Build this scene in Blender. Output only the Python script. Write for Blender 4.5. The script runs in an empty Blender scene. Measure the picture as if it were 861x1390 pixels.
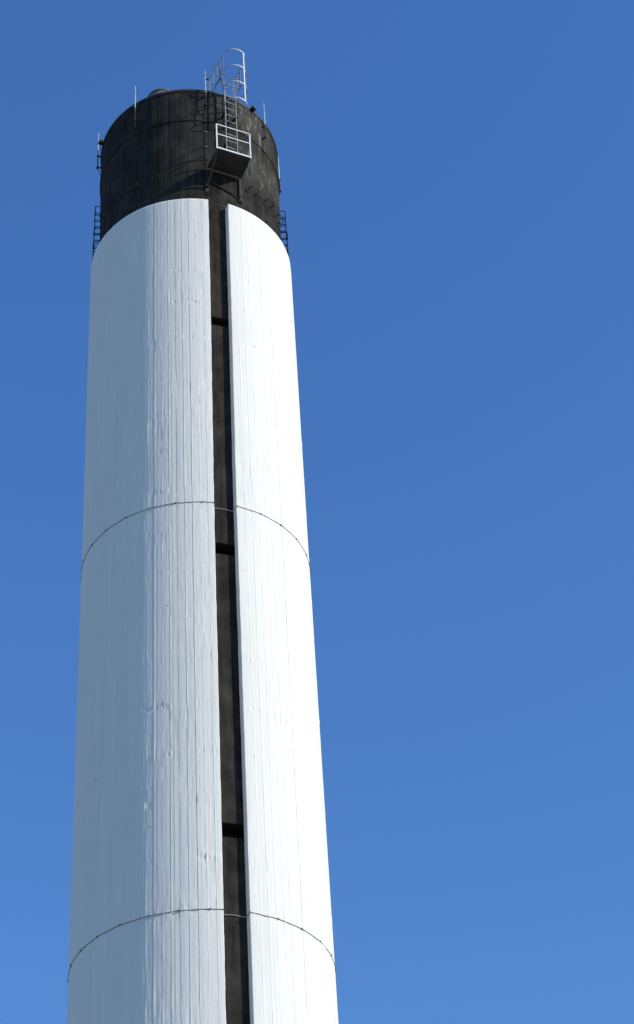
import bpy, math, random
from math import sin, cos, radians, pi
import numpy as np

random.seed(7)
rng = np.random.RandomState(11)
C = bpy.context.scene.collection
sc = bpy.context.scene

EYE = 1.6                       # camera height over the ground
DIST = 35.588                   # camera to chimney axis
Z_RIM = 44.329 + EYE
Z_JACKET = 39.692 + EYE
R_RIM, R_LOW, R_SLOT = 2.40, 2.362, 2.385
R_JACKET = 2.572
def RJ(z):                       # outer radius of the jacket, very slightly waisted
    return float(np.interp(z, [0, 19 + EYE, 29.6 + EYE, 39.7 + EYE], [2.556, 2.548, 2.558, 2.572]))
SUN_AZ, SUN_EL = 64.0, 29.0     # azimuth from the side facing the camera, turning towards +x

# ------------------------------------------------------------------ helpers
def pol(az, r, z):
    a = radians(az)
    return (r * sin(a), -r * cos(a), z)

def link(o, parent=None):
    C.objects.link(o)
    if parent is not None:
        o.parent = parent
    return o

def mesh_obj(name, verts, faces, mat, parent=None, smooth=False):
    me = bpy.data.meshes.new(name)
    me.from_pydata([tuple(v) for v in verts], [], faces)
    me.update()
    if smooth:
        me.polygons.foreach_set('use_smooth', [True] * len(me.polygons))
    me.materials.append(mat)
    return link(bpy.data.objects.new(name, me), parent)

class MB:
    def __init__(s):
        s.v, s.f = [], []
    def add(s, v, f):
        o = len(s.v)
        s.v += [tuple(map(float, p)) for p in v]
        s.f += [tuple(i + o for i in q) for q in f]
        return s
    def sweep(s, path, prof, up=(0, 0, 1), closed=False):
        """extrude a closed profile [(side, up)] along a polyline with mitred bends"""
        P = [np.array(p, float) for p in path]
        n = len(P); m = len(prof); vs = []
        for i in range(n):
            if closed:
                a, b = P[i - 1], P[(i + 1) % n]
                t1, t2 = P[i] - a, b - P[i]
            else:
                t1 = P[i] - P[max(i - 1, 0)] if i > 0 else P[1] - P[0]
                t2 = P[min(i + 1, n - 1)] - P[i] if i < n - 1 else P[n - 1] - P[n - 2]
            t1 = t1 / (np.linalg.norm(t1) + 1e-9); t2 = t2 / (np.linalg.norm(t2) + 1e-9)
            t = t1 + t2; t = t / (np.linalg.norm(t) + 1e-9)
            k = 1 / max(.5, float(np.dot(t, t1)))
            u = np.array(up, float)
            if abs(np.dot(u, t)) > .97:
                u = np.array((0, 1, 0), float) if abs(t[1]) < .9 else np.array((1, 0, 0), float)
            side = np.cross(t, u); side /= np.linalg.norm(side)
            w = np.cross(side, t)
            for a_, b_ in prof:
                vs.append(P[i] + side * a_ * k + w * b_)
        fs = []
        for i in range(n if closed else n - 1):
            j = (i + 1) % n
            for q in range(m):
                r = (q + 1) % m
                fs.append((i * m + q, i * m + r, j * m + r, j * m + q))
        if not closed:
            fs.append(tuple(range(m))[::-1])
            fs.append(tuple((n - 1) * m + q for q in range(m)))
        return s.add(vs, fs)
    def tube(s, path, r, n=8, closed=False, up=(0, 0, 1)):
        return s.sweep(path, [(r * cos(2 * pi * k / n), r * sin(2 * pi * k / n)) for k in range(n)], up, closed)
    def flat(s, path, w, h, up=(0, 0, 1), closed=False):
        return s.sweep(path, [(-w / 2, -h / 2), (w / 2, -h / 2), (w / 2, h / 2), (-w / 2, h / 2)], up, closed)
    def box(s, c, ax, ay, az_, sx, sy, sz):
        c = np.array(c, float); ax, ay, az_ = [np.array(k, float) for k in (ax, ay, az_)]
        vs = [c + ax * sx * i / 2 + ay * sy * j / 2 + az_ * sz * k / 2 for k in (-1, 1) for j in (-1, 1) for i in (-1, 1)]
        return s.add(vs, [(0, 2, 3, 1), (4, 5, 7, 6), (0, 1, 5, 4), (2, 6, 7, 3), (0, 4, 6, 2), (1, 3, 7, 5)])
    def build(s, name, mat, parent=None, smooth=False, bevel=0):
        o = mesh_obj(name, s.v, s.f, mat, parent, smooth)
        if bevel:
            m = o.modifiers.new('bevel', 'BEVEL'); m.width = bevel; m.segments = 2; m.limit_method = 'ANGLE'
        return o

# ------------------------------------------------------------------ materials
def new_mat(name):
    m = bpy.data.materials.new(name); m.use_nodes = True
    nt = m.node_tree
    return m, nt, nt.nodes['Principled BSDF']

def N(nt, t, **kw):
    n = nt.nodes.new(t)
    for k, v in kw.items():
        if k in n.inputs: n.inputs[k].default_value = v
        else: setattr(n, k, v)
    return n

def noise(nt, vec, scale, detail=4, rough=.55, sx=(1, 1, 1)):
    mp = N(nt, 'ShaderNodeMapping'); mp.inputs['Scale'].default_value = sx
    nt.links.new(vec, mp.inputs['Vector'])
    n = N(nt, 'ShaderNodeTexNoise'); n.inputs['Scale'].default_value = scale
    n.inputs['Detail'].default_value = detail; n.inputs['Roughness'].default_value = rough
    nt.links.new(mp.outputs['Vector'], n.inputs['Vector'])
    return n.outputs['Fac']

def ramp(nt, fac, stops):
    r = N(nt, 'ShaderNodeValToRGB')
    e = r.color_ramp.elements
    while len(e) < len(stops): e.new(.5)
    for i, (p, c) in enumerate(stops):
        e[i].position = p
        e[i].color = (c, c, c, 1) if isinstance(c, (int, float)) else (*c, 1)
    nt.links.new(fac, r.inputs['Fac'])
    return r.outputs['Color']

def mix(nt, a, b, fac, mode='MIX'):
    m = N(nt, 'ShaderNodeMix', data_type='RGBA', blend_type=mode)
    for sock, v in ((m.inputs['A'], a), (m.inputs['B'], b)):
        if isinstance(v, tuple): sock.default_value = (*v, 1) if len(v) == 3 else v
        else: nt.links.new(v, sock)
    f = [i for i in m.inputs if i.name == 'Factor' and i.type == 'VALUE'][0]
    if isinstance(fac, (int, float)): f.default_value = fac
    else: nt.links.new(fac, f)
    return [o for o in m.outputs if o.type == 'RGBA'][0]

def bump(nt, h, strength, dist, prev=None):
    b = N(nt, 'ShaderNodeBump'); b.inputs['Strength'].default_value = strength; b.inputs['Distance'].default_value = dist
    nt.links.new(h, b.inputs['Height'])
    if prev is not None: nt.links.new(prev, b.inputs['Normal'])
    return b.outputs['Normal']

def mat_white():
    m, nt, p = new_mat('white_painted_concrete')
    v = N(nt, 'ShaderNodeTexCoord').outputs['Object']
    streak = noise(nt, v, 7, 5, .6, (1, 1, .035))
    blot = noise(nt, v, 1.1, 5, .6, (1, 1, .5))
    grime = noise(nt, v, 14, 4, .6, (1, 1, .12))
    col = mix(nt, (.845, .825, .775), (.78, .775, .74), ramp(nt, streak, [(.4, 0), (.72, 1)]))
    col = mix(nt, col, (.75, .735, .69), ramp(nt, blot, [(.52, 0), (.78, .5)]))
    col = mix(nt, col, (.60, .61, .58), ramp(nt, grime, [(.66, 0), (.85, .35)]))
    # small dark pits
    vo = N(nt, 'ShaderNodeTexVoronoi'); vo.inputs['Scale'].default_value = 1.35
    nt.links.new(v, vo.inputs['Vector'])
    col = mix(nt, (.2, .19, .18), col, ramp(nt, vo.outputs['Distance'], [(.022, .25), (.034, 1)]))
    nt.links.new(col, p.inputs['Base Color'])
    p.inputs['Roughness'].default_value = .72
    p.inputs['Specular IOR Level'].default_value = .25
    n1 = bump(nt, noise(nt, v, 9, 5, .65, (1, 1, .22)), .55, .014)
    n2 = bump(nt, noise(nt, v, 42, 4, .65, (1, 1, .45)), .6, .005, n1)
    nt.links.new(n2, p.inputs['Normal'])
    return m

def mat_dark(name, pale=True):
    m, nt, p = new_mat(name)
    v = N(nt, 'ShaderNodeTexCoord').outputs['Object']
    streak = noise(nt, v, 6, 6, .65, (1, 1, .05))
    blot = noise(nt, v, 2.2, 6, .65, (1, 1, .7))
    col = mix(nt, (.010, .0095, .009), (.042, .039, .034), ramp(nt, streak, [(.3, 0), (.7, 1)]))
    col = mix(nt, col, (.075, .069, .058), ramp(nt, blot, [(.45, 0), (.8, .75)]))
    fine = noise(nt, v, 16, 4, .7, (1, 1, .12))
    col = mix(nt, col, (.010, .010, .011), ramp(nt, fine, [(.58, 0), (.74, .8)]))
    if pale:                                     # lime runs on one weathered drum flank, widened to paint in its sunlit brightness
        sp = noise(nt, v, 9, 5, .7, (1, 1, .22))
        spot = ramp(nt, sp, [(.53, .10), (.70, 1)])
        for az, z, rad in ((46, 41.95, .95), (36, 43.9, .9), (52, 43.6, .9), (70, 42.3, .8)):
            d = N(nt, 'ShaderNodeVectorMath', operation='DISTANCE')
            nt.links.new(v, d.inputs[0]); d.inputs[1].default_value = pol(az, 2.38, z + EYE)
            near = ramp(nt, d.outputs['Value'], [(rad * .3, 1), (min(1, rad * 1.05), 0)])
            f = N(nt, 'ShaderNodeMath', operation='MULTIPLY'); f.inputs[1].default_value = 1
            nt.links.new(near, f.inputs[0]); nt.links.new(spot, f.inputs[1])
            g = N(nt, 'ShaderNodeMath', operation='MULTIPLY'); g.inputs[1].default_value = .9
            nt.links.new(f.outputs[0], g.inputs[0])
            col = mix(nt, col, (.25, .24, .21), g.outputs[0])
    nt.links.new(col, p.inputs['Base Color'])
    p.inputs['Roughness'].default_value = .9
    p.inputs['Specular IOR Level'].default_value = .06
    n1 = bump(nt, noise(nt, v, 8, 5, .6, (1, 1, .2)), .4, .012)
    n2 = bump(nt, noise(nt, v, 60, 3, .6), .3, .004, n1)
    nt.links.new(n2, p.inputs['Normal'])
    return m

def mat_metal(name, c1, c2, metallic, rough, scale=12):
    m, nt, p = new_mat(name)
    v = N(nt, 'ShaderNodeTexCoord').outputs['Object']
    f = noise(nt, v, scale, 5, .65)
    nt.links.new(mix(nt, c1, c2, ramp(nt, f, [(.35, 0), (.7, 1)])), p.inputs['Base Color'])
    p.inputs['Metallic'].default_value = metallic
    p.inputs['Roughness'].default_value = rough
    return m

def mat_ground():
    m, nt, p = new_mat('ground_gravel_grass')
    v = N(nt, 'ShaderNodeTexCoord').outputs['Object']
    f = noise(nt, v, .05, 6, .6)
    g = noise(nt, v, 2.5, 5, .7)
    col = mix(nt, (.15, .125, .095), (.10, .10, .05), ramp(nt, f, [(.45, 0), (.55, 1)]))
    col = mix(nt, col, (.09, .085, .075), ramp(nt, g, [(.4, 0), (.8, .5)]))
    nt.links.new(col, p.inputs['Base Color']); p.inputs['Roughness'].default_value = .95
    nt.links.new(bump(nt, g, .6, .05), p.inputs['Normal'])
    return m

WHITE = mat_white()
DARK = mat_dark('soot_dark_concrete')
GALV = mat_metal('galvanised_steel', (.46, .48, .49), (.60, .61, .61), .25, .5)
PALEPAINT = mat_metal('pale_painted_steel', (.72, .73, .72), (.62, .64, .64), 0, .5)
GREYSTEEL = mat_metal('weathered_grey_steel', (.20, .21, .22), (.30, .31, .31), .2, .6)
DARKSTEEL = mat_metal('dull_grey_steel', (.11, .12, .13), (.17, .18, .18), .2, .6)
BLACKSTEEL = mat_metal('black_steel', (.010, .010, .010), (.022, .020, .018), .1, .65)
DECK = mat_metal('dark_deck_steel', (.05, .05, .046), (.09, .085, .075), .1, .7, 4)
COPPER = mat_metal('verdigris_copper', (.42, .55, .47), (.62, .66, .52), .1, .5, 6)
TAPE = mat_metal('dark_conductor_tape', (.11, .11, .11), (.26, .25, .23), .1, .6, 8)
PALETAPE = mat_metal('pale_conductor_tape', (.30, .28, .23), (.42, .40, .34), .1, .55, 8)
FLUE = mat_metal('brown_flue_steel', (.16, .13, .10), (.30, .27, .24), .2, .5, 5)

# ------------------------------------------------------------------ the chimney
chimney = link(bpy.data.objects.new('chimney', None))
chimney['label'] = 'tall white ribbed concrete chimney with a black sooty top and a dark vertical slot'
chimney['category'] = 'chimney'
chimney.empty_display_size = 3

NB = 96                                             # boards round the shutter
STEP = 360 / NB
FR = (0.0, .03, .07, .30, .44, .50, .56, .76, .96)     # columns across one board

def board_surface(z, lifts, nb, rnd, amp, fin, rough, step):
    """radial offset function for board marked concrete: offsets[row, column]"""
    nl = len(lifts) + 1
    off = rnd.normal(0, amp, (nl, nb)) * .22 + rnd.normal(0, amp, nb)[None]
    tilt = rnd.normal(0, amp * .9, (nl, nb)) * .22 + rnd.normal(0, amp * .9, nb)[None]
    tilt = tilt * .6 - (step * (.45 + 1.1 * rnd.rand(nb)))[None]        # each plank leans, leaving a small step at its joint
    cup = np.abs(rnd.normal(0, amp * .7, nb))
    finh = (fin * (.45 + .75 * rnd.rand(nb)) * np.where(rnd.rand(nb) < .85, 1, -.7))[None] * (1 + rnd.normal(0, .28, (nl, nb)))
    grain = rnd.normal(0, amp * .48, (nb, len(FR)))                # lengthwise plank grain, the same all the way up
    grain[:, 0] = 0
    cols = nb * len(FR)
    out = np.zeros((len(z), cols))
    li = np.searchsorted(lifts, z)
    fr = np.array(FR)
    for r, zz in enumerate(z):
        o = off[li[r]]; t = tilt[li[r]]; f_ = finh[li[r]]
        row = o[:, None] + t[:, None] * (fr - .5)[None] + cup[:, None] * (4 * fr * (1 - fr) - .6)[None]
        row += grain * (.75 + .5 * rnd.rand())
        row[:, 0] = np.roll(row[:, -1], 1) - .0004
        row[:, 1] += f_
        out[r] = row.ravel()
    # smooth wobble up the boards plus grain
    w = rnd.normal(0, 1, out.shape)
    k = np.ones(5) / 5
    w = np.apply_along_axis(lambda c: np.convolve(c, k, 'same'), 0, w)
    patch = np.repeat(np.repeat(rnd.rand(len(z) // 9 + 1, nb // 3), 9, 0)[:len(z)], 3 * len(FR), 1)[:, :cols]
    out += w * rough * (.35 + 1.3 * patch ** 3)
    # ragged pour lines
    for l in lifts:
        i = int(np.argmin(np.abs(z - l)))
        ragged = (np.repeat(rnd.normal(0, 1, nb), len(FR)) * fin * 2.2 + rnd.normal(0, 1, cols) * rough * 3.2) * rnd.uniform(.15, 1.3) * (rnd.rand(cols // 24).repeat(24) ** 1.2)
        out[i] += ragged
        if 0 < i < len(z) - 1 and rnd.rand() > .5:
            out[i + 1] -= ragged * .6 * (rnd.rand(cols) > .4)
    return out

# --- inner shaft and drum (one dark concrete tube from the ground to the rim)
def core_radius(z):
    zz = [0, Z_JACKET - .15, Z_JACKET + .7, Z_RIM]
    return np.interp(z, zz, [R_SLOT, R_SLOT, R_LOW, R_RIM])
z_low = np.array([0, 6, 12, 16.0])
zc = np.concatenate([z_low, np.arange(17, Z_JACKET - .3, .25), np.arange(Z_JACKET - .2, Z_RIM + 1e-6, .07), [Z_RIM]])
GROOVES = [(35.36 + EYE, 35.64 + EYE), (28.29 + EYE, 28.60 + EYE), (21.26 + EYE, 21.58 + EYE)]
zc = np.array(sorted([z for z in zc if all(z < lo - .02 or z > hi + .02 for lo, hi in GROOVES)] + [z for g_ in GROOVES for z in g_]))
lift_c = np.array([z for z in np.arange(18.2, Z_RIM, 1.15)])
oc = board_surface(zc, lift_c, NB, np.random.RandomState(3), .0018, .0014, .0010, .0030)
angs = np.array([(b + f) * STEP - 1.2 for b in range(NB) for f in FR])
nc = len(angs)
Rc = core_radius(zc)[:, None] + oc
A = np.radians(angs)
X = Rc * np.sin(A)[None]; Y = -Rc * np.cos(A)[None]
Z = np.repeat(zc[:, None], nc, 1)
verts = np.stack([X, Y, Z], -1).reshape(-1, 3).tolist()
nr = len(zc)
faces = []
for i in range(nr - 1):
    a = i * nc
    cut = any(abs(zc[i] - g_[0]) < 1e-6 for g_ in GROOVES)
    for j in range(nc):
        k = (j + 1) % nc
        if cut and 6.29 <= angs[j] < 25.04: continue
        faces.append((a + j, a + k, a + nc + k, a + nc + j))
    if cut:                                            # horizontal recess across the slot
        js = [j for j in range(nc) if 6.29 <= angs[j] <= 25.06]
        b0 = len(verts)
        for q in (i, i + 1):
            verts += [pol(angs[j], R_SLOT - .36, zc[q]) for j in js]
        m_ = len(js)
        for n_, (j, k) in enumerate(zip(js[:-1], js[1:])):
            faces.append((a + j, b0 + n_, b0 + n_ + 1, a + k))
            faces.append((a + nc + j, a + nc + k, b0 + m_ + n_ + 1, b0 + m_ + n_))
            faces.append((b0 + n_, b0 + m_ + n_, b0 + m_ + n_ + 1, b0 + n_ + 1))
        faces.append((a + js[0], a + nc + js[0], b0 + m_, b0))
        faces.append((a + js[-1], b0 + m_ - 1, b0 + 2 * m_ - 1, a + nc + js[-1]))
# rim top, inner wall and inner floor
base = len(verts)
for rr, zz in ((2.20, Z_RIM), (2.20, Z_RIM - .55)):
    verts += [(rr * sin(t), -rr * cos(t), zz) for t in A]
top = (nr - 1) * nc
for j in range(nc):
    k = (j + 1) % nc
    faces.append((top + j, top + k, base + k, base + j))
    faces.append((base + j, base + k, base + nc + k, base + nc + j))
faces.append(tuple(base + nc + j for j in range(nc)))
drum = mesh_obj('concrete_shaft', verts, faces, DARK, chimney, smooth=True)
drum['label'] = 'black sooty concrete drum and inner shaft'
md = drum.modifiers.new('edges', 'EDGE_SPLIT'); md.split_angle = radians(60)

# --- white jacket with its slot
_z = [18 + EYE, 30 + EYE, 36 + EYE, 39.7 + EYE]
SLOT = lambda z: (np.interp(z, _z, [9.2, 9.35, 10.05, 10.15]), np.interp(z, _z, [20.4, 20.5, 21.3, 21.5]))
zj = np.concatenate([[0, 4, 8, 12, 15.0], np.arange(16, Z_JACKET - .02, .075), [Z_JACKET - .012, Z_JACKET]])
lift_j = []
zz = 16.4
lr = np.random.RandomState(5)
while zz < Z_JACKET - .4:
    lift_j.append(zz); zz += 1.17 + lr.normal(0, .03)
lift_j = np.array(lift_j)
oj = board_surface(zj, lift_j, NB, np.random.RandomState(21), .0013, .0017, .0017, .0032)
# columns sit on board lines; the slot removes the columns inside and adds two edge columns
verts, faces = [], []
keep = [j for j in range(nc) if not (8.8 < angs[j] < 21.9)]
keep = [j for j in keep if angs[j] >= 21.9] + [j for j in keep if angs[j] <= 8.8]
er = np.random.RandomState(9)
chip = np.convolve(er.normal(0, 1, len(zj) + 8), np.ones(4) / 4, 'same')[4:4 + len(zj)]
chip2 = np.convolve(er.normal(0, 1, len(zj) + 8), np.ones(4) / 4, 'same')[4:4 + len(zj)]
RI = R_SLOT + .004
M = len(keep) + 6
for i, z in enumerate(zj):
    s0, s1 = SLOT(z)
    s0 = s0 + .10 * chip[i]; s1 = s1 + .07 * chip2[i]
    row = []
    bev = .006
    row.append(pol(s1, RI, z)); row.append(pol(s1, RJ(z) - .012, z)); row.append(pol(s1 + .22, RJ(z) - .001, z))
    for j in keep:
        r = RJ(z) + oj[i, j] - (.006 if i == len(zj) - 1 else 0)
        row.append(pol(angs[j], r, z))
    row.append(pol(s0 - .22, RJ(z) - .001, z)); row.append(pol(s0, RJ(z) - .012, z)); row.append(pol(s0, RI, z))
    verts += row
for i in range(len(zj) - 1):
    a = i * M
    for j in range(M - 1):
        faces.append((a + j, a + j + 1, a + M + j + 1, a + M + j))
a = (len(zj) - 1) * M
b = len(verts)
order = np.array([math.degrees(math.atan2(v[0], -v[1])) % 360 for v in verts[a:a + M]])
for k in range(M):
    verts.append(pol(order[k], R_LOW + .012, Z_JACKET))
for k in range(M - 1):
    faces.append((a + k, a + k + 1, b + k + 1, b + k))
jacket = mesh_obj('jacket', verts, faces, WHITE, chimney, smooth=True)
jacket['label'] = 'white painted board marked concrete jacket split by a narrow slot'
md = jacket.modifiers.new('edges', 'EDGE_SPLIT'); md.split_angle = radians(40)

# --- rim lip: thin dark steel capping on the drum
lip = MB()
prof = [(-.02, -.075), (.012, -.075), (.012, .02), (-.23, .02), (-.23, 0.004), (-.02, .004)]
lip.sweep([pol(a_, R_RIM + .004, Z_RIM + .004) for a_ in range(0, 360, 2)], [(p[0], p[1]) for p in prof], closed=True)
lip.build('rim_capping', BLACKSTEEL, chimney)

# --- lightning conductor bands round the jacket (they dip into the slot), with clips
for zb, seed in ((29.575 + EYE, 1), (19.591 + EYE, 2)):
    r_ = random.Random(seed)
    s0, s1 = SLOT(zb)
    pts, clips = [], []
    a_ = s1 + .1
    k = 0
    while a_ < 360 + s0 - .1:
        sag = (.010 if k % 4 == 2 else .004 if k % 2 else 0) + r_.uniform(-.003, .003)
        pts.append(pol(a_, RJ(zb) + .007 + r_.uniform(0, .003), zb - sag))
        if k % 4 == 0: clips.append(a_)
        a_ += 3.3; k += 1
    pts.append(pol(s0 - .1, RJ(zb) + .012, zb))
    inner = [pol(s0 + .25, R_SLOT + .02, zb - .02), pol((s0 + s1) / 2, R_SLOT + .016, zb - .012), pol(s1 - .9, R_SLOT + .018, zb - .03),
             pol(s1 - .35, R_SLOT + .05, zb - .02)]
    band = MB().tube(pts, .006, 6).build('conductor_band', TAPE, chimney)
    MB().tube([pts[-1]] + inner + [pts[0]], .010, 6).build('slot_wire', PALETAPE, band)
    for ca in clips[::1]:
        a0 = radians(ca)
        MB().box(pol(ca, RJ(zb) + .014, zb), (cos(a0), sin(a0), 0), (sin(a0), -cos(a0), 0), (0, 0, 1), 0.026, .022, .028).build('clip', TAPE, band)

# --- construction joint at the head of the slot
s0, s1 = SLOT(Z_JACKET)
MB().flat([pol(q, R_SLOT + .002, 39.74 + EYE) for q in np.linspace(s0 - .4, s1 + .4, 8)], .012, .02).build('joint_strip', BLACKSTEEL, chimney)

# --- conductor ring high on the drum, and the down lead
ZR = 43.045 + EYE
rr_ = random.Random(4)
ringpts = [pol(a_, np.interp(ZR, [Z_JACKET, Z_RIM], [R_LOW, R_RIM]) + .012 + rr_.uniform(0, .003), ZR + rr_.uniform(-.006, .006)) for a_ in range(0, 360, 4)]
ring = MB().tube(ringpts, .011, 6, closed=True).build('conductor_ring', BLACKSTEEL, chimney)
lead = MB().tube([pol(10.4 - .2 * k, 2.398 - .003 * k, ZR - .44 * k) for k in range(5)], .010, 6).build('down_lead', BLACKSTEEL, chimney)
for k in (1, 2.4):
    z = ZR - .44 * k; a0 = radians(10.3)
    MB().box(pol(10.3, 2.398, z), (cos(a0), sin(a0), 0), (sin(a0), -cos(a0), 0), (0, 0, 1), .11, .03, .02).build('clip', GREYSTEEL, lead)

# --- lightning rods
def rod(az, tip=45.05, gap=.09):
    ra = 2.40 + gap
    r0 = MB().tube([pol(az, ra, 43.50 + EYE), pol(az, ra, 44.02 + EYE)], .014, 8).build('lightning_rod', BLACKSTEEL, chimney)
    m = MB().tube([pol(az, ra, 44.0 + EYE), pol(az, ra, 44.62 + EYE)], .0165, 8)
    m.tube([pol(az, ra, 44.60 + EYE), pol(az, ra, tip - .05 + EYE), pol(az, ra, tip + EYE)], .011, 8)
    m.build('copper_tip', COPPER, r0)
    for zb in (44.05, 43.57):
        a0 = radians(az)
        b = MB().flat([pol(az, 2.375, zb + EYE), pol(az, ra, zb + EYE)], .03, .03)
        b.box(pol(az, ra + .004, zb + EYE), (cos(a0), sin(a0), 0), (sin(a0), -cos(a0), 0), (0, 0, 1), .06, .05, .05)
        b.build('bracket', BLACKSTEEL, r0)
    w = MB().tube([pol(az, ra, 43.52 + EYE), pol(az - .3, 2.43, 43.36 + EYE), pol(az - .2, 2.405, 43.2 + EYE), pol(az, 2.402, ZR)], .008, 6)
    w.box(pol(az, 2.405, ZR), (cos(a0), sin(a0), 0), (sin(a0), -cos(a0), 0), (0, 0, 1), .07, .03, .07)
    w.build('earth_wire', BLACKSTEEL, r0)
    return r0
for az, gap in ((-80, .10), (-35.2, .05), (10.3, .13), (55, .08), (100, .095)):
    rod(az, gap=gap)

# --- U shaped anchor loops round the foot of the drum
PITCH = 360 / 26
ZL = 40.88 + EYE
lr2 = random.Random(8)
for az in (-91.3, -77.4, -63.6, -49.7, -35.9, -22, 41.8, 55.6, 69.5, 83.3, 97):
    h = 3.05
    dz = lr2.uniform(-.015, .015)
    rw = R_LOW - .02
    p_ = [pol(az - h, rw, ZL + .02), pol(az - h + .03, 2.53, ZL + dz), pol(az - h + .6, 2.545, ZL + dz), pol(az + h - .6, 2.545, ZL - dz), pol(az + h - .03, 2.53, ZL - dz), pol(az + h, rw, ZL)]
    MB().tube(p_, .0125, 6).build('anchor_loop', BLACKSTEEL, chimney)

# --- vertical runs of U shaped step irons on the two flanks, going down behind the jacket
for az, ztop in ((-88.5, 42.22), (88.5, 41.98)):
    z = ztop + EYE
    while z > 39.8 + EYE:
        h = 3.3; rw = R_LOW - .02; ro = 2.515 + lr2.uniform(-.004, .004) + (ztop + EYE - z) * .012
        d = lr2.uniform(-.01, .01)
        MB().tube([pol(az - h, rw, z), pol(az - h, ro - .012, z + d), pol(az - h + .4, ro, z + d), pol(az + h - .4, ro, z - d), pol(az + h, ro - .012, z - d), pol(az + h, rw, z)], .0125, 6).build('step_iron', BLACKSTEEL, chimney)
        z -= .27
# --- rim clamps
for az in (44.5, -74.5):
    a0 = radians(az); t = (cos(a0), sin(a0), 0); e = (sin(a0), -cos(a0), 0)
    m = MB()
    m.box(pol(az, 2.43, Z_RIM + .03), t, e, (0, 0, 1), .11, .20, .10)
    m.box(pol(az, 2.30, Z_RIM + .05), t, e, (0, 0, 1), .16, .10, .12)
    c = m.build('rim_clamp', BLACKSTEEL, chimney, bevel=.01)
    MB().tube([pol(az - 1.2, 2.44, Z_RIM + .02), pol(az - 1.2, 2.50, Z_RIM + .07), pol(az + 1.2, 2.50, Z_RIM + .07), pol(az + 1.2, 2.44, Z_RIM + .02)], .014, 6).build('shackle', BLACKSTEEL, c)
    MB().tube([pol(az, 2.49, Z_RIM - .03), pol(az + .5, 2.50, Z_RIM - .16), pol(az - .6, 2.47, Z_RIM - .26)], .010, 6).build('hook', BLACKSTEEL, c)

# --- inner flue pipe showing just over the rim
fc = (-.72, -1.82)
FT = 44.66 + EYE
def circ(r, z, n=40): return [(fc[0] + r * cos(2 * pi * k / n), fc[1] + r * sin(2 * pi * k / n), z) for k in range(n)]
n = 40
vs = circ(.36, Z_RIM - .6) + circ(.36, FT) + circ(.335, FT) + circ(.335, Z_RIM - .6)
fs = []
for L in range(3):
    for k in range(n):
        q = (k + 1) % n
        fs.append((L * n + k, L * n + q, (L + 1) * n + q, (L + 1) * n + k))
fl = mesh_obj('flue_pipe', vs, fs, FLUE, chimney, smooth=True)
fl.modifiers.new('edges', 'EDGE_SPLIT').split_angle = radians(40)
MB().tube(circ(.365, FT), .022, 8, closed=True).build('pipe_collar', FLUE, fl, smooth=True)
MB().box((fc[0] + .33, fc[1] - .20, FT), (.8, .6, 0), (-.6, .8, 0), (0, 0, 1), .10, .09, .10).build('lug', BLACKSTEEL, fl)

# ------------------------------------------------------------------ caged ladder
LA = 25.0
le = np.array((sin(radians(LA)), -cos(radians(LA)), 0)); lt = np.array((cos(radians(LA)), sin(radians(LA)), 0))
def L(u, v, z): return tuple(lt * u + le * v + np.array((0, 0, z + EYE)))
ladder = MB()
ZD = 41.13                                # deck top
for u in (-.155, .155):
    ladder.flat([L(u, 2.59, ZD + .02), L(u, 2.59, 44.25)], .022, .055, up=le)
ladder = ladder.build('ladder', GREYSTEEL, chimney)
z = ZD + .27
while z < 44.3:
    MB().tube([L(-.15, 2.59, z), L(.15, 2.59, z)], .0115, 6).build('rung', GALV, ladder)
    z += .27
for zb in (42.05, 43.35):
    for u in (-.155, .155):
        MB().flat([L(u, 2.59, zb), L(u, 2.37, zb)], .05, .05).build('wall_bracket', BLACKSTEEL, ladder)
HR, HV = .315, 2.895
def hoop_path(back_l, back_r, z):
    pts = [L(-HR, back_l, z)]
    for k in range(0, 17):
        t = pi - pi * k / 16
        pts.append(L(HR * cos(t), HV + HR * sin(t), z))
    pts.append(L(HR, back_r, z))
    return pts
hz = (45.4, 44.7, 44.0, 43.3)
for z, bl, br in zip(hz, (2.0, 2.0, 2.60, 2.60), (2.2, 2.1, 2.60, 2.60)):
    p_ = hoop_path(bl, br, z)
    if z < 44.3:
        p_ = [L(-.16, 2.60, z)] + p_[1:-1] + [L(.16, 2.60, z)]
    MB().flat(p_, .009, .042).build('cage_hoop', GALV, ladder)
for ang, z0 in ((180, 43.3), (62, 43.3), (8, 43.3)):
    t = radians(ang)
    rr0 = HR + .006
    u, v = rr0 * cos(t), HV + rr0 * sin(t)
    n_ = lt * cos(t) + le * sin(t)
    z1 = 45.42
    MB().flat([L(u, v, z0 - .03), L(u, v, z1)], .045 if ang in (62, 118) else .028, .008, up=n_).build('cage_strip', PALEPAINT if ang == 62 else GREYSTEEL, ladder)
# handrail posts of the walk-through stand on the rim
for u, vv in ((-HR, (2.02, 2.24, 2.50)), (HR, (2.22, 2.50))):
    for v in vv:
        z0 = 44.34 if v < 2.42 else 44.66
        MB().flat([L(u + (.012 if u < 0 else -.012), v, z0), L(u + (.012 if u < 0 else -.012), v, 45.42)], .03, .010, up=le).build('handrail_post', DARKSTEEL, ladder)
# stringers bend out to the handrails over the rim
for s in (-1, 1):
    MB().flat([L(s * .155, 2.59, 44.24), L(s * .22, 2.62, 44.5), L(s * .29, 2.64, 44.7), L(s * .30, 2.64, 45.4)], .022, .04, up=le).build('stringer_head', DARKSTEEL, ladder)
    MB().flat([L(s * .29, 2.62, 44.68), L(s * .30, 2.40, 44.70), L(s * .30, 2.1, 44.36)], .012, .04).build('rim_strut', DARKSTEEL, ladder)

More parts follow.
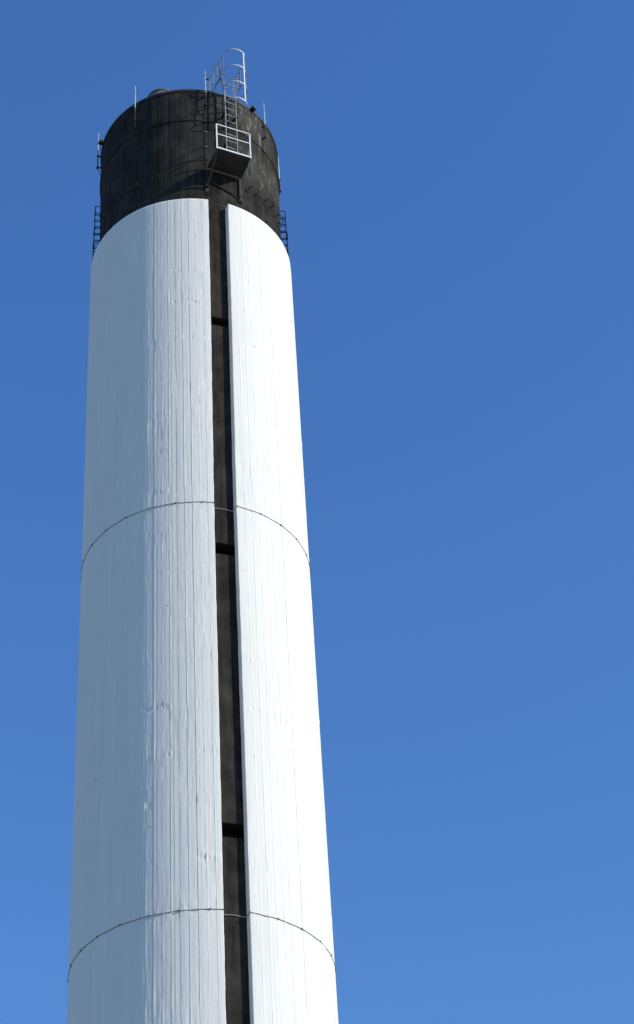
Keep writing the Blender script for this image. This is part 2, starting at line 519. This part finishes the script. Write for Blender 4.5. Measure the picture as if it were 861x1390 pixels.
for z, sag in ((45.0, .10), (44.72, .12)):
    MB().tube([L(-.30, 2.62, z), L(-.15, 2.60, z - sag * .75), L(0, 2.59, z - sag), L(.15, 2.60, z - sag * .75), L(.30, 2.62, z)], .011, 6).build('gate_chain', GREYSTEEL, ladder)
MB().flat([L(-HR - .10, 2.0, 45.38), L(-HR + .02, 2.0, 45.38)], .03, .03).build('rail_end', BLACKSTEEL, ladder)
for z in (44.42, 44.62):
    MB().tube([L(-.19, 2.60, z), L(.19, 2.60, z)], .0115, 6).build('rung', GALV, ladder)

# ------------------------------------------------------------------ access platform
PA = 21.2
pe = np.array((sin(radians(PA)), -cos(radians(PA)), 0)); pt = np.array((cos(radians(PA)), sin(radians(PA)), 0))
pc = np.array((1.125, -2.878, 0))               # middle of the front edge
def P(u, d, z): return tuple(pc + pt * u - pe * d + np.array((0, 0, z + EYE)))   # d measured back from the front edge
HW, DP = .475, .70
deck = MB()
deck.box(P(0, DP / 2, 41.105), pt, pe, (0, 0, 1), 2 * HW - .02, DP, .012)
deck = deck.build('access_platform', DECK, chimney)
MB().flat([P(-HW, 0, 41.115), P(HW, 0, 41.115)], .012, .058).build('front_toe_board', PALEPAINT, deck)
MB().flat([P(-HW, .012, 41.10), P(-HW, DP, 41.10)], .012, .06).build('side_beam', GREYSTEEL, deck)
MB().flat([P(HW, .012, 41.10), P(HW, DP, 41.10)], .012, .06).build('side_beam', GREYSTEEL, deck)
MB().flat([P(-HW + .01, DP + .01, 41.085), P(HW - .01, DP + .01, 41.085)], .03, .03).build('rear_beam', GALV, deck)
for u in (-HW + .02, HW - .02):
    MB().flat([P(u, .0, 41.07), P(u, .0, 42.06)], .038, .016, up=pe).build('guard_post', PALEPAINT, deck)
for z in (42.05, 41.66):
    MB().flat([P(-HW + .02, -.002, z), P(HW - .02, -.002, z)], .012, .036).build('guardrail', PALEPAINT, deck)
    for s in (-1, 1):
        MB().flat([P(s * (HW - .01), .02, z), P(s * (HW - .01), DP + .05, z)], .010, .03).build('side_rail', GREYSTEEL, deck)
# triangular wall brackets under the two sides
for s, zf in ((-1, 40.25), (1, 40.20)):
    u = s * (HW - .03)
    dw = DP + (.02 if s > 0 else .06)
    br = MB().flat([P(u, dw, 41.07), P(u, dw, zf)], .07, .045, up=pe).build('wall_bracket', BLACKSTEEL, deck)
    MB().flat([P(u, .03, 41.06), P(u, dw - .03, zf + .12)], .014 if s > 0 else .06, .045 if s > 0 else .06).build('brace', GREYSTEEL if s > 0 else BLACKSTEEL, br)  # left brace coloured black to hold its shade, right one stays grey
    MB().box(P(u, dw + .01, zf + .02), pt, pe, (0, 0, 1), .12, .03, .12).build('foot_plate', BLACKSTEEL, br)
MB().tube([P(-HW + .05, DP + .0, 40.62), P(-.05, DP + .0, 40.46), P(HW - .05, DP - .0, 40.30)], .014, 6).build('cross_tie', BLACKSTEEL, deck)

# ------------------------------------------------------------------ setting
gm = MB().add([(-3000, -3000, 0), (3000, -3000, 0), (3000, 3000, 0), (-3000, 3000, 0)], [(0, 1, 2, 3)])
ground = gm.build('ground', mat_ground())
ground['kind'] = 'structure'

world = bpy.data.worlds.new('World'); sc.world = world
world.use_nodes = True
nt = world.node_tree
bg = nt.nodes['Background']
sky = nt.nodes.new('ShaderNodeTexSky')
sky.sky_type = 'NISHITA'; sky.sun_disc = False
sky.sun_elevation = radians(SUN_EL)
sd = (sin(radians(SUN_AZ)), -cos(radians(SUN_AZ)))
sky.sun_rotation = math.atan2(sd[0], sd[1])
sky.altitude = 0; sky.air_density = 1.7; sky.dust_density = 0.0; sky.ozone_density = 10.0
hs = nt.nodes.new('ShaderNodeHueSaturation')        # deep, polarised-looking northern blue
hs.inputs['Saturation'].default_value = 1.07; hs.inputs['Hue'].default_value = .510
nt.links.new(sky.outputs['Color'], hs.inputs['Color'])
nt.links.new(hs.outputs['Color'], bg.inputs['Color'])
bg.inputs['Strength'].default_value = .15

sl = bpy.data.lights.new('sun', 'SUN')
sl.energy = 3.2; sl.angle = radians(.5); sl.color = (1, .935, .79)
so = link(bpy.data.objects.new('sun', sl))
from mathutils import Vector, Matrix
dirn = Vector((sd[0] * cos(radians(SUN_EL)), sd[1] * cos(radians(SUN_EL)), sin(radians(SUN_EL))))
so.rotation_euler = dirn.to_track_quat('Z', 'Y').to_euler()
so.location = dirn * 100

# ------------------------------------------------------------------ camera
cam = bpy.data.cameras.new('camera')
cam.sensor_width = 36; cam.sensor_fit = 'AUTO'
cam.lens = 2788.197 / 1390 * 36
cam.shift_y = -45 / 1390
cam.clip_start = .1; cam.clip_end = 10000
co = link(bpy.data.objects.new('camera', cam))
yaw, pitch, roll = .080647557, .738896983, -.0702232911
fw = Vector((sin(yaw) * cos(pitch), cos(yaw) * cos(pitch), sin(pitch)))
rt = Vector((cos(yaw), -sin(yaw), 0)); up = rt.cross(fw)
r2 = rt * cos(roll) + up * sin(roll); u2 = -rt * sin(roll) + up * cos(roll)
mw = Matrix((r2, u2, -fw)).transposed().to_4x4()
mw.translation = Vector((0, -DIST, EYE))
co.matrix_world = mw
sc.camera = co

vs_ = sc.view_settings
vs_.view_transform = 'Standard'; vs_.look = 'None'; vs_.exposure = .26; vs_.gamma = 1; vs_.use_curve_mapping = False
sc.cycles.max_bounces = 6
